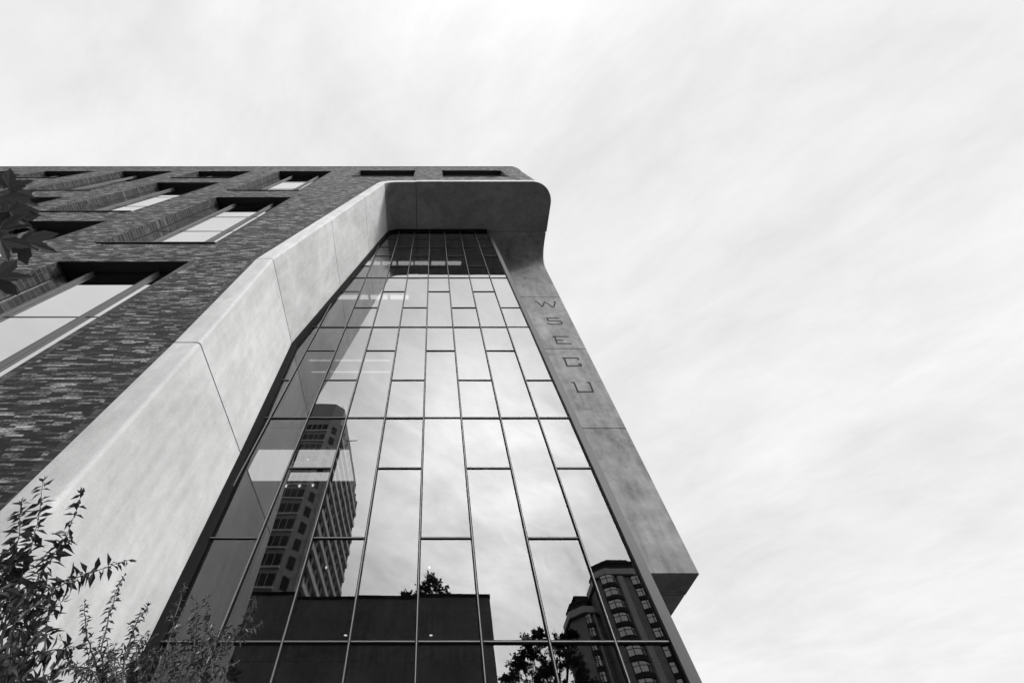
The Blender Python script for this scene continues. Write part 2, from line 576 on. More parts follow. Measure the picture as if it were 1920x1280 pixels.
# top of the jamb, then the rounded corner running into the soffit
mb = MB()
mb.loft([section(*jamb_pts(5.51 + GAP)), section((fin_[0].x, fin_[0].y, 0), (fout[0].x, fout[0].y, 0)), section((fin_[1].x, fin_[1].y, 0), (fout[1].x, fout[1].y, 0))])
mb.build('concrete_panel', M['concrete'], B, smooth=30)
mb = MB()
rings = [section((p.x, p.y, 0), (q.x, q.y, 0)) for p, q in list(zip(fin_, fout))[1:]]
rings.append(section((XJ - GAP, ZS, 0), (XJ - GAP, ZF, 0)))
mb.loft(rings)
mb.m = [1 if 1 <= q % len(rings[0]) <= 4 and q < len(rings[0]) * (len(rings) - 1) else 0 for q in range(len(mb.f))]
mb.build('soffit', [M['concrete_shaded'], M['concrete']], B, smooth=30)  # fillet and underside take the shade-darkened tone, the front stays pale
# sealant behind the joints
mb = MB()
rings = []
for z in (-0.44, 0.69, 1.64, 2.92, 5.6, 6.4):
    pi, po = jamb_pts(z)
    e = Vector((-0.004, 0, 0))
    pi, po = Vector(pi) + Vector((-0.006, 0, 0)), Vector(po) + Vector((0.012, 0, 0))
    rings.append([W(po.x, 1.05, po.y), W(po.x, YF + 0.012, po.y), W(pi.x, YF + 0.012, pi.y), W(pi.x, YB - 0.006, pi.y), W(pi.x - 0.02, YB - 0.006, pi.y), W(pi.x - 0.02, 1.05, pi.y)])
mb.loft(rings)
mb.box((XJ - 0.02) * D, (XJ + 0.02) * D, 1.0 * D, 1.82 * D, EYE + (ZS + 0.006) * D, EYE + (ZS + 0.05) * D)
mb.build('joint_sealant', M['joint'], B)

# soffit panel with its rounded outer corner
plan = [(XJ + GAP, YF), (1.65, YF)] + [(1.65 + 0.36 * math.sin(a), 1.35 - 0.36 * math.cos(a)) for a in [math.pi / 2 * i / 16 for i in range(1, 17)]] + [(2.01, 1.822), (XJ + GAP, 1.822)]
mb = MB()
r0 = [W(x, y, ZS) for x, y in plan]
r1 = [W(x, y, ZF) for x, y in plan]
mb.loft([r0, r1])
mb.build('soffit', M['concrete_shaded'], B, smooth=30)

fas = [(XJ, 0.990)] + plan[1:-2] + [(2.01, 1.822)]
mb = MB()
ins = []
for i, (x, y) in enumerate(fas):
    a, b = fas[max(i - 1, 0)], fas[min(i + 1, len(fas) - 1)]
    t = Vector((b[0] - a[0], b[1] - a[1])).normalized()
    ins.append((x + t.y * 0.004, y - t.x * 0.004))
mb.loft([[W(x, y, ZS + 0.012), W(u, v, ZS + 0.012), W(u, v, ZF + 0.004), W(x, y, ZF + 0.004)] for (x, y), (u, v) in zip(fas, ins)])
mb.build('fascia', M['concrete'], B, smooth=30)

# leaning concrete fin on the right
def fin_y(z):
    return 2.964 - 0.12 * (z - 1.56)
XF0, XF1 = 0.90, 2.0
cur = fillet((0, 1.83, ZS), (0, fin_y(ZS), ZS), (0, fin_y(3), 3), 0.36, 0.36, 12)
prof_top = [(1.828, ZF), (1.828, ZS)] + [(p.y, p.z) for p in cur] + [(fin_y(5.51 + GAP), 5.51 + GAP)]
def fin_panel(front, zt, zb):
    mb = MB()
    yb_t, yb_b = 3.285, 3.285
    prof = front + [(yb_b, zb), (yb_t, zt)]
    bev = 0.012
    rings = []
    for x, ins in ((XF0, 0), (XF1 - bev, 0), (XF1, bev)):
        rings.append([W(x, y + (ins if i < len(front) else 0), z) for i, (y, z) in enumerate(prof)])
    mb.loft(rings)
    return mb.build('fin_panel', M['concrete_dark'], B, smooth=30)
fin_panel(prof_top, ZF, 5.51 + GAP)
for zt, zb in ((5.51, 4.22), (4.22, 2.92), (2.92, 1.56)):
    zt -= GAP
    zb = zb + GAP if zb > 2 else zb
    fin_panel([(fin_y(zt), zt), (fin_y(zb), zb)], zt, zb)
mb = MB()
mb.add([W(XF0 + 0.02, fin_y(6.2) + 0.03, 6.2), W(XF1 - 0.03, fin_y(6.2) + 0.03, 6.2), W(XF1 - 0.03, fin_y(1.7) + 0.03, 1.7), W(XF0 + 0.02, fin_y(1.7) + 0.03, 1.7),
        W(XF0 + 0.02, 3.27, 6.2), W(XF1 - 0.03, 3.27, 6.2), W(XF1 - 0.03, 3.27, 1.7), W(XF0 + 0.02, 3.27, 1.7)],
       [(0, 1, 2, 3), (7, 6, 5, 4), (0, 4, 5, 1), (1, 5, 6, 2), (2, 6, 7, 3), (3, 7, 4, 0)])
mb.build('joint_sealant', M['joint'], B)
mb = MB()
mb.box(XF0 * D, (XF1 - 0.004) * D, 3.293 * D, 7.0 * D, EYE + 1.56 * D, EYE + 6.955 * D)
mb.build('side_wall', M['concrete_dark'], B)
mb = MB()
mb.box(-1.42 * D, 0.93 * D, 4.4 * D, 7.0 * D, 0, EYE + 6.9 * D)
mb.build('core_wall', M['inside'], B)

mb = MB()
mb.box(-1.47 * D, -1.42 * D, 1.84 * D, 4.39 * D, 0.02, EYE + 6.9 * D)
mb.build('interior_wall', M['inside'], B)
mb = MB()
mb.box(XL * D, 1.99 * D, 7.003 * D, 7.1 * D, 0, EYE + 8.92 * D)
mb.box(XL * D, (XL + 0.1) * D, 1.14 * D, 7.0 * D, 0, EYE + 8.92 * D)
mb.build('rear_wall', M['brick'], B)

# incised letters
K = (2.964 + 0.12 * 1.56)
def on_fin(px, py):
    y = K / (1 + 0.12 * zr(py))
    return Vector((y * (px - 813) / (SN * (py - 211)) * D, y * D, EYE + y * zr(py) * D))
FN = Vector((0, -1, -0.12)).normalized()
LET = {
    'W': [[(135, 150), (160, 150), (212, 204)], [(214, 206), (238, 152)], [(236, 150), (262, 163), (318, 200)], [(318, 206), (340, 206), (356, 150), (335, 148)]],
    'S': [[(258, 326), (395, 328)], [(266, 328), (280, 357), (410, 360), (427, 378), (424, 391)], [(272, 384), (300, 394), (412, 395)]],
    'E': [[(330, 527), (495, 529)], [(350, 530), (375, 604), (528, 606)], [(362, 567), (438, 570)]],
    'C': [[(437, 762), (598, 762), (612, 780)], [(455, 768), (485, 849), (636, 848), (634, 830), (610, 828)]],
    'U': [[(538, 1028), (560, 1029), (603, 1131), (742, 1131)], [(705, 1028), (728, 1030), (768, 1129), (745, 1131)]],
}
for ch, strokes in LET.items():
    mb = MB()
    for st in strokes:
        pts = [on_fin(980 + x * 0.17186, 540 + y * 0.17186) for x, y in st]
        for p, q in zip(pts, pts[1:]):
            mb.bar(p, q, 0.078, FN, 0.004)
    o = mb.build('letter', M['letter'], B)
    o['label'] = 'incised capital letter %s' % ch

# ------------------------------------------------------------------ curtain wall
XE = [-0.769, -0.6235, -0.478, -0.332, -0.1854, -0.0376, 0.1056, 0.2547, 0.399, 0.52]     # in DG
def lev(k):
    return EYE + (0.3784 + 0.2395 * k) * DG
ZG0 = 0.06
ZG1 = EYE + ZS * D - 0.01
FULL = [-2, 0, 3, 6, 9, 12]
EVEN = [1, 5, 8, 10]
ODD = [2, 4, 7, 11, 13]
mb = MB()
# dark channel against the concrete jamb
rings = []
for z in [-0.43, 0.69, 1.64, 2.92]:
    x = lerp_table(IN, z)
    rings.append([W(x - 0.01, 1.77, z), W(x + 0.035, 1.77, z), W(x + 0.035, 1.83, z), W(x - 0.01, 1.83, z)])
for p in fin_:
    t = max(0, min(1, (p.x + 0.87) / 0.3))
    nx, nz = 0.035 * (1 - t), -0.03 * t
    rings.append([W(p.x - 0.01 * (1 - t), 1.77, p.y + 0.01 * t), W(p.x + nx, 1.77, p.y + nz), W(p.x + nx, 1.83, p.y + nz), W(p.x - 0.01 * (1 - t), 1.83, p.y + 0.01 * t)])
rings.append([W(0.94, 1.77, ZS + 0.01), W(0.94, 1.77, ZS - 0.03), W(0.94, 1.83, ZS - 0.03), W(0.94, 1.83, ZS + 0.01)])
mb.loft(rings)
CW = mb.build('curtain_wall', M['gasket'], B)
for i, x in enumerate(XE[:-1]):
    z1 = ZG1
    if i < 4:      # stop below the leaning concrete
        pass
    mb = MB()
    xc = x * DG
    mb.box(xc - 0.024, xc + 0.024, DG - 0.024, DG - 0.006, ZG0, z1)
    mb.box(xc - 0.02, xc + 0.02, DG + 0.014, DG + 0.16, ZG0, z1)
    mb.box(xc - 0.007, xc + 0.007, DG - 0.05, DG - 0.0245, ZG0, z1, 1)
    mb.build('mullion', [M['gasket'], M['metal_pale']], CW)
bays = list(range(-1, 8))
for bi, b in enumerate(bays):
    xa, xb = XE[bi] * DG, XE[bi + 1] * DG
    ks = sorted(FULL + (EVEN if b % 2 == 0 else ODD))
    zs = [ZG0] + [lev(k) for k in ks] + [ZG1]
    for za, zb in zip(zs, zs[1:]):
        if b == -1 and not (-1.35 < (za - EYE) / D < 5.6):
            continue
        ta, tb = random.gauss(0, 0.0018), random.gauss(0, 0.0018)
        xm, zm = (xa + xb) / 2, (za + zb) / 2
        A = [Vector((x, DG + ta * (z - zm) + tb * (x - xm), z)) for x, z in ((xa + 0.01, za + 0.006), (xb - 0.01, za + 0.006), (xb - 0.01, zb - 0.006), (xa + 0.01, zb - 0.006))]
        Bk = [p + Vector((0, 0.010, 0)) for p in A]
        mb = MB()
        mb.add(A + Bk, [(0, 1, 2, 3)], 0)
        mb.add(A + Bk, [(7, 6, 5, 4), (0, 4, 5, 1), (1, 5, 6, 2), (2, 6, 7, 3), (3, 7, 4, 0)], 1)
        mb.build('glass_pane', [M['glass'], M['clear']], CW)
    for k in ks:
        mb = MB()
        z = lev(k)
        h = 0.024 if k in FULL else 0.018
        mb.box(xa + 0.0245, xb - 0.0245, DG - 0.022, DG - 0.006, z - h, z + h)
        mb.box(xa + 0.0245, xb - 0.0245, DG + 0.014, DG + 0.10, z - h, z + h)
        mb.box(xa + 0.0245, xb - 0.0245, DG - (0.05 if k <= 0 else 0.03), DG - 0.0225, z - 0.006, z + 0.006, 1)
        mb.build('transom', [M['gasket'], M['metal_pale']], CW)
# edge cap and return at the free end of the glass
mb = MB()
mb.box(0.52 * DG + 0.03, 0.546 * DG, DG - 0.05, DG + 0.30, 0.02, ZG1)
mb.box(0.52 * DG - 0.005, 0.52 * DG + 0.028, DG - 0.075, DG - 0.012, 0.02, ZG1)
mb.build('edge_cap', M['cap'], B)
mb = MB()
mb.box(0.52 * DG + 0.05, 0.546 * DG - 0.02, DG + 0.302, 4.4 * D, 0.02, EYE + 6.8 * D)
mb.build('return_wall', M['metal_dark'], B)

# floors, ceilings and lights behind the glass
for k in (0, 3, 6, 9, 12):
    z = lev(k)
    mb = MB()
    mb.box(-0.765 * DG, 0.52 * DG, DG + 0.17, DG + 0.20, z - 0.165, z + 0.12)
    mb.build('spandrel', M['spandrel'], B)
    mb = MB()
    mb.box(-0.765 * DG, 0.52 * DG, DG + 0.21, 4.39 * D, z - 0.165, z + 0.1)
    mb.build('floor_slab', M['ceiling'], B)
zc = lambda k: lev(k) - 0.165
mb = MB(); mb.box(-0.76 * DG, -0.335 * DG, 1.142 * DG, 1.32 * DG, zc(3) - 0.03, zc(3) - 0.004)
mb.build('light_panel', M['light'], B)
for k in (9, 12):
    for x0, x1 in ((-0.72, -0.47), (-0.45, -0.33), (-0.31, -0.18), (-0.165, -0.04), (-0.02, 0.10), (0.12, 0.24))[:3 if k == 9 else 6]:
        mb = MB(); mb.box(x0 * DG, x1 * DG, 1.118 * DG, 1.15 * DG, zc(k) - 0.04, zc(k) - 0.004)
        mb.build('light_panel', M['light'], B)
for y in (1.198, 1.278):
    mb = MB(); mb.box(-0.7 * DG, -0.25 * DG, y * DG - 0.02, y * DG + 0.02, zc(6) - 0.03, zc(6) - 0.004)
    mb.build('light_panel', M['strip'], B)
mb = MB(); mb.box(-0.765 * DG, 0.515 * DG, 1.5 * DG, 1.52 * DG, zc(3) + 0.3, ZG1 - 0.3)
mb.build('interior_wall', M['inside'], B)

def downlight(x, y, z, label, drop=0.0):
    t = thing('downlight', (x, y, z), label, 'lamp', 'downlights behind the glass')
    mb = MB()
    n = 16
    ring = lambda r, zz: [Vector((x + r * math.cos(2 * math.pi * i / n), y + r * math.sin(2 * math.pi * i / n), zz)) for i in range(n)]
    mb.loft([ring(0.12, z), ring(0.12, z + 0.36), ring(0.10, z + 0.37)])
    mb.build('lamp_body', M['dark'], t, smooth=40)
    mb = MB(); mb.loft([ring(0.05, z - 0.006), ring(0.05, z - 0.001)])
    mb.build('lamp_lens', M['spot'], t)
    mb = MB(); mb.tube([(x, y, z + 0.36), (x, y, zc(3))], 0.015, 6)
    mb.build('stem', M['dark'], t)
Yd = 2.15
for px in (648, 808):
    X = Yd * (px - 813) / (SN * (1190 - 211))
    downlight(X * DG, Yd * DG, EYE + Yd * zr(1190) * DG, 'black cylinder downlight hanging behind the glass, %s' % ('the left one of two' if px < 700 else 'the right one of two'))
mb = MB()
for px, py in ((495, 1020), (498, 1090), (487, 1099), (530, 1090), (612, 1062), (805, 1062), (537, 909), (562, 909), (587, 908), (578, 859)):
    z = zc(3)
    y = (z - EYE) / zr(py)
    x = y * (px - 813) / (SN * (py - 211))
    if y > 4.3 * D:
        continue
    n = 10
    mb.loft([[Vector((x + 0.026 * math.cos(2 * math.pi * i / n), y + 0.026 * math.sin(2 * math.pi * i / n), z - 0.05)) for i in range(n)],
             [Vector((x + 0.026 * math.cos(2 * math.pi * i / n), y + 0.026 * math.sin(2 * math.pi * i / n), z - 0.003)) for i in range(n)]])
o = mb.build('ceiling_spots', M['spot'], B)

# ------------------------------------------------------------------ across the street (seen mirrored in the glass)
def mirror_y(dv):
    return 2 * DG - dv
def mx(px, py, dv):
    return dv * (px - 813) / (SN * (py - 211))
def mz(py, dv):
    return EYE + dv * zr(py)

# low dark building
dv = 26
yb = mirror_y(dv)
lx1 = 0.1345 * dv
h = mz(1120, dv)
T = thing('low_building', (-12, yb, 0), 'plain dark rendered low building across the street below the tall tower', 'building')
mb = MB(); mb.box(-34, lx1, yb - 7, yb, 0, h)
mb.build('wall', M['old_concrete'], T)
mb = MB(); mb.box(-34.05, lx1 + 0.05, yb - 7.05, yb + 0.05, h, h + 0.18)
mb.build('roof', M['metal_dark'], T)
for k in range(6):
    x = -26 + k * 5
    mb = MB(); mb.box(x, x + 3, yb + 0.003, yb + 0.06, 1.0, 3.4)
    w = mb.build('window', M['metal_dark'], T)
    mb = MB(); mb.box(x + 0.08, x + 2.92, yb + 0.061, yb + 0.07, 1.08, 3.32)
    mb.build('pane', M['tower_glass'], w)

# apartment tower
dv = 70
yt = mirror_y(dv)
top = mz(757, dv)
tx1 = -24.6
T = thing('apartment_tower', (tx1 - 11, yt - 18, 0), 'tall concrete apartment tower with chamfered corner, dark front and ribbed bright side', 'building')
ch = 2.6
TD = 37
plan = [(tx1 - 24, yt), (tx1 - 24, yt - TD), (tx1, yt - TD), (tx1, yt - ch), (tx1 - ch, yt)]
mb = MB(); mb.prism(plan, 0, top - 5.5)
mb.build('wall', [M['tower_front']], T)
plan2 = [(tx1 - 23, yt - 0.8), (tx1 - 23, yt - TD + 2), (tx1 - 0.8, yt - TD + 2), (tx1 - 0.8, yt - ch - 0.4), (tx1 - ch - 0.4, yt - 0.8)]
mb = MB(); mb.prism(plan2, top - 5.5, top)
mb.build('penthouse', M['tower_front'], T)
mb = MB(); mb.tube([(tx1 - 2, yt - 4, top), (tx1 - 2, yt - 4, top + 3)], 0.06); mb.tube([(tx1 - 1, yt - 9, top - 6), (tx1 + 3.2, yt - 9, top - 5.6)], 0.12)
mb.build('mast', M['metal_dark'], T)
FH = 3.5
nf = int((top - 6) / FH)
n_part = 0
rest = MB()
front = MB()
for f in range(nf - 1, 2, -1):
    z0 = f * FH
    for c in range(4):
        xa = tx1 - ch - 0.3 - 5.3 - c * 6.2
        xb = xa + 5.3
        mb = MB()
        mb.box(xa, xb, yt - 0.25, yt + 0.08, z0 + 0.75, z0 + 2.85)
        for q in (0.25, 0.5, 0.75):
            mb.box(xa + (xb - xa) * q - 0.05, xa + (xb - xa) * q + 0.05, yt + 0.081, yt + 0.13, z0 + 0.75, z0 + 2.85, 1)
        if c < 2:
            mb.build('window', [M['tower_glass'], M['tower_pale']], T); n_part += 1
        else:
            rest.add(mb.v, mb.f)
        # balcony slab lip
        front.box(xa - 0.3, xb + 0.3, yt + 0.002, yt + 0.45, z0 + 0.2, z0 + 0.55)
    # chamfer window
    cx, cy = tx1 - ch / 2, yt - ch / 2
    d1 = Vector((1, -1, 0)).normalized(); nn = Vector((1, 1, 0)).normalized()
    c0 = Vector((cx, cy, 0))
    q = [c0 - d1 * 0.7, c0 + d1 * 0.7]
    a = [q[0] + nn * 0.06, q[1] + nn * 0.06]
    mb = MB()
    lo = [q[0], q[1], a[1], a[0]]
    mb.loft([[p + Vector((0, 0, z0 + 0.7)) for p in lo], [p + Vector((0, 0, z0 + 2.9)) for p in lo]])
    mb.build('window', M['tower_glass'], T); n_part += 1
    for c in range(9):
        ya = yt - ch - 1.0 - c * 3.7
        rest.box(tx1 - 0.05, tx1 + 0.06, ya - 2.6, ya + 0.5, z0 + 0.8, z0 + 3.0)
front.build('balcony_ledges', M['tower_pale'], T)
tag(rest.build('side_windows', M['tower_glass'], T), kind='stuff')
for c in range(10):
    ya = yt - ch - 0.1 - c * 3.7
    mb = MB(); mb.box(tx1 + 0.002, tx1 + 0.35, ya - 0.30, ya, 6, top - 5.5)
    mb.build('rib', M['tower_pale'], T)
mb = MB()
for f in range(nf - 1, 2, -1):
    for c in range(9):
        ya = yt - ch - 0.1 - c * 3.7
        mb.box(tx1 + 0.062, tx1 + 0.75, ya - 3.698, ya - 0.002, f * FH - 0.30, f * FH + 0.75)
tag(mb.build('spandrels', M['tower_pale'], T), kind='stuff')

# twin bay-window tower
def bay_tower(cx0, cx1, dv, top, label, bays_x, pil):
    yf = mirror_y(dv)
    T = thing('bay_window_tower', ((cx0 + cx1) / 2, yf - 8, 0), label, 'building', 'bay window towers across the street')
    c = 3.4
    def oct_(ins):
        x0, x1, y0, y1 = cx0 + ins, cx1 - ins, yf - 15 + ins, yf - ins
        return [(x0 + c, y1), (x0, y1 - c), (x0, y0 + c), (x0 + c, y0), (x1 - c, y0), (x1, y0 + c), (x1, y1 - c), (x1 - c, y1)]
    mb = MB(); mb.prism(oct_(0), 0, top - 6.4); mb.build('wall', M['bay_wall'], T)
    mb = MB(); mb.prism(oct_(-0.5), top - 6.4, top - 5.9); mb.build('cornice', M['bay_dark'], T)
    mb = MB(); mb.prism(oct_(-0.15), top - 5.9, top - 4.2); mb.build('parapet', M['bay_pale'], T)
    mb = MB(); mb.prism(oct_(1.6), top - 4.2, top - 2.0); mb.prism(oct_(1.2), top - 2.0, top - 1.5); mb.prism(oct_(3.2), top - 1.5, top); mb.build('roof', M['bay_dark'], T)
    fh = 3.05
    for (xa, xb, bow) in bays_x:
        n = 7
        def bowpt(t, out):
            return (xa + (xb - xa) * t, yf + out + bow * math.sin(math.pi * t))
        for f in range(16):
            z0 = top - 6.5 - (f + 1) * fh
            if z0 < 0:
                break
            pl = [(xa, yf - 0.3), (xb, yf - 0.3)] + [bowpt(i / n, 0.05) for i in range(n + 1)][::-1]
            mb = MB(); mb.prism(pl, z0 + 0.95, z0 + fh - 0.02)
            for i in (0, 2, 5, 7):
                p = bowpt(i / n, 0.09)
                mb.box(p[0] - 0.09, p[0] + 0.09, p[1] - 0.09, p[1] + 0.04, z0 + 1.05, z0 + fh - 0.02, 1)
            for i in range(n):
                p, q = bowpt(i / n, 0.06), bowpt((i + 1) / n, 0.06)
                mb.add([(p[0], p[1], z0 + 2.2), (q[0], q[1], z0 + 2.2), (q[0], q[1] + 0.05, z0 + 2.2), (p[0], p[1] + 0.05, z0 + 2.2),
                        (p[0], p[1], z0 + 2.32), (q[0], q[1], z0 + 2.32), (q[0], q[1] + 0.05, z0 + 2.32), (p[0], p[1] + 0.05, z0 + 2.32)],
                       [(0, 3, 2, 1), (4, 5, 6, 7), (0, 1, 5, 4), (1, 2, 6, 5), (2, 3, 7, 6), (3, 0, 4, 7)], 1)
            mb.build('window', [M['sky_glass'], M['bay_dark']], T)
            pl = [(xa - 0.1, yf - 0.3), (xb + 0.1, yf - 0.3)] + [bowpt(i / n, 0.5) for i in range(n + 1)][::-1]
            mb = MB(); mb.prism(pl, z0 + 0.02, z0 + 0.94)
            mb.build('balcony', M['bay_dark'], T)
    for xa, xb in pil:
        mb = MB(); mb.box(xa, xb, yf + 0.002, yf + 0.5, 0, top - 6.4)
        mb.build('pilaster', M['bay_pale'], T)
dv = 110
bay_tower(44.9, 64, dv, mz(1039, dv), 'taller bay window tower with stepped octagonal crown across the street', [(46.2, 50.6, 1.3), (54.8, 58.8, 0.9)], [(51.1, 52.6)])
dv = 116
bay_tower(37.3, 46.5, dv, mz(1100, dv), 'lower bay window tower beside the taller stepped one across the street', [(40.3, 42.3, 0.7)], [(42.7, 43.0)])

# ------------------------------------------------------------------ trees
def leaf_quad(mb, p, d, n, ln, wd, fold=0.18):
    """one pointed leaf from p along d, face normal n"""
    d = d.normalized()
    s = d.cross(n).normalized()
    n = s.cross(d)
    tip = p + d * ln - n * ln * 0.12
    mid = p + d * ln * 0.45
    a = mid + s * wd * 0.5 + n * wd * fold
    b = mid - s * wd * 0.5 + n * wd * fold
    mb.add([p, a, tip, b, mid - n * wd * 0.02], [(0, 1, 4), (1, 2, 4), (2, 3, 4), (3, 0, 4)])

def rnd_dir():
    while True:
        v = Vector((random.uniform(-1, 1), random.uniform(-1, 1), random.uniform(-1, 1)))
        if 0.05 < v.length < 1:
            return v.normalized()

def tree(base, clumps, label, leaf=0.22, per=90, trunk_r=0.16, group='street trees across the street', mat='leaf_tree', name='street_tree'):
    base = Vector(base)
    T = thing(name, base, label, 'tree', group)
    tops = [Vector(c[0]) for c in clumps]
    cen = sum(tops, Vector()) / len(tops)
    fork = base + Vector(((cen.x - base.x) * 0.5, (cen.y - base.y) * 0.5, (min(t.z for t in tops) - base.z) * 0.8))
    mb = MB()
    mb.tube([base, base.lerp(fork, 0.5) + Vector((0.06, 0.04, 0)), fork], [trunk_r, trunk_r * 0.8, trunk_r * 0.65], 9)
    for t in tops:
        mid = fork.lerp(t, 0.5) + rnd_dir() * 0.15
        mb.tube([fork, mid, t], [trunk_r * 0.5, trunk_r * 0.3, trunk_r * 0.1], 6)
    mb.build('trunk', M['bark'], T, smooth=60)
    mb = MB()
    tw = MB()
    for c, r in clumps:
        c = Vector(c)
        for k in range(max(14, int(20 * r))):
            d = rnd_dir(); d.z = d.z * 0.7 + 0.15
            e = c + d * r * random.uniform(0.6, 1.08)
            tw.tube([c, c.lerp(e, 0.5) + rnd_dir() * r * 0.08, e], [0.03, 0.018, 0.007], 4)
            for q in range(int(per / 14)):
                t = random.random() ** 0.6
                p = c.lerp(e, t) + rnd_dir() * r * 0.24 * random.random()
                leaf_quad(mb, p, (d + rnd_dir() * 1.1 + Vector((0, 0, -0.3))), rnd_dir(), leaf * random.uniform(0.6, 1.25), leaf * random.uniform(0.35, 0.6))
    mb.build('crown', M[mat], T, fix=False)
    tw.build('branch', M['bark'], T)
    return T

def clumps_for(px, py, dv, pts):
    out = []
    for qx, qy, dd, rp in pts:
        v = dv + dd
        p = Vector((mx(qx, qy, v), mirror_y(v), mz(qy, v)))
        depth = v * CS + (p.z - EYE) * SN
        out.append((p, rp * depth / F))
    return out

dv = 20.5
cl = clumps_for(0, 0, dv, [(1000, 1215, 0, 30), (1050, 1208, 0.4, 28), (1068, 1234, -0.4, 30), (982, 1245, 0.3, 28), (1030, 1250, -0.3, 28), (1088, 1258, 0.3, 30), (962, 1268, 0.2, 24), (1100, 1285, 0.1, 28), (1010, 1285, 0.1, 30), (1060, 1300, -.2, 30), (1000, 1330, 0.2, 30), (1008, 1192, 0.3, 13), (1069, 1188, 0.2, 12)])
tree((mx(1030, 1400, dv), mirror_y(dv), 0), cl, 'leafy street tree standing right of the low dark building', 0.15, 700)
dv = 35
cl = clumps_for(0, 0, dv, [(805, 1100, 0, 22), (790, 1112, 0.4, 18), (824, 1106, -0.3, 16), (806, 1084, 0, 12), (762, 1112, 0, 9), (840, 1120, 0, 12), (800, 1135, 0, 26)])
tree((mx(803, 1130, dv), mirror_y(dv), 0), cl, 'tall thin tree rising behind the low dark building', 0.34, 130)
# pavement maple whose low branch hangs into the top left of the view
cl = [((-6.6, -1.1, 6.3), 0.9), ((-6.0, -0.8, 5.6), 0.8), ((-7.2, -1.3, 5.7), 0.9), ((-6.4, -1.7, 5.2), 0.8), ((-6.5, -0.3, 6.9), 0.6)]
MT = tree((-6.5, -1.1, 0), cl, 'pavement maple with one long branch of broad toothed leaves hanging into view', 0.2, 140, 0.14, None, name='maple_tree')

VR, VU, VF = Vector((1, 0, 0)), Vector((0, -SN, CS)), Vector((0, CS, SN))
def maple_leaf(mb, c, r, ang, tilt):
    lobes = [(0, 1.0), (52, 0.92), (-52, 0.92), (108, 0.62), (-108, 0.62)]
    pts = []
    def pol(a, rr):
        return (math.sin(math.radians(a)) * rr, math.cos(math.radians(a)) * rr)
    order = [(-150, .20), (-128, .42), (-120, .40), (-108, .62), (-100, .44), (-92, .46), (-80, .42), (-70, .68), (-64, .72), (-52, .92), (-42, .74), (-36, .72), (-26, .48),
             (-16, .66), (-12, .62), (-6, .86), (0, 1.02), (6, .84), (12, .62), (17, .66), (26, .48), (36, .72), (42, .74), (52, .92), (64, .72), (70, .68), (80, .42), (92, .46), (100, .44), (108, .62), (120, .40), (128, .42), (150, .20), (180, .06)]
    R = Matrix.Rotation(math.radians(ang), 3, 'Z')
    ex = (VR + VF * tilt[0]).normalized()
    ey = (VU + VF * tilt[1]).normalized()
    nz = ex.cross(ey).normalized()
    vs = [Vector(c)]
    for a, rr in order:
        x, y = pol(a, rr * r)
        v = R @ Vector((x, y, 0))
        bend = -0.22 * rr * rr * r + 0.05 * r * math.sin(math.radians(a * 3.45))
        vs.append(Vector(c) + ex * v.x + ey * v.y + nz * bend)
    n = len(order)
    mb.add(vs, [(0, 1 + i, 1 + (i + 1) % n) for i in range(n)])
LB = [(42, 452, 0.40, 56, -105, (0.2, 0.5)), (16, 352, 0.43, 40, -60, (0.4, -0.2)), (16, 395, 0.41, 46, -130, (0.5, 0.2)), (-2, 432, 0.37, 62, -75, (-0.3, 0.5)), (0, 448, 0.38, 50, -150, (0.5, 0.6)),
      (-10, 520, 0.40, 50, -80, (0.4, 0.2)), (-22, 480, 0.44, 46, 80, (0.2, 0.3)), (-25, 380, 0.46, 56, 20, (0.1, 0.5)), (-2, 342, 0.47, 36, -30, (0.3, 0.4)),
      (24, 372, 0.45, 36, -100, (0.5, 0.1)), (8, 408, 0.44, 56, -20, (0.2, 0.3)), (-40, 430, 0.42, 60, 140, (0.3, 0.3)), (-55, 520, 0.42, 55, 100, (0.3, 0.1)), (-6, 372, 0.42, 50, -110, (0.2, 0.7))]
lv = MB(); pt = MB()
j = ray(-60, 400, 0.43)
for px, py, Y, rp, an, ti in LB:
    c = ray(px, py, Y)
    r = rp * ((c - Vector((0, 0, EYE))).dot(VF)) / F
    maple_leaf(lv, c, r, an, ti)
    k = ray(-75, py * 0.4 + 250, Y)
    pt.tube([k, (k + c) / 2 + Vector((0, 0, 0.02)), c + VF * 0.004], [0.004, 0.003, 0.002], 5)
    pt.tube([j, k], [0.007, 0.004], 5)
pt.tube([(-6.4, -1.0, 4.6), (-4.6, -0.5, 4.6), (-3.2, 0.1, 4.1), j], [0.06, 0.04, 0.022, 0.008], 7)
lv.build('leaves', M['leaf_maple'], MT, fix=False)
pt.build('low_branch', M['twig'], MT, smooth=60)

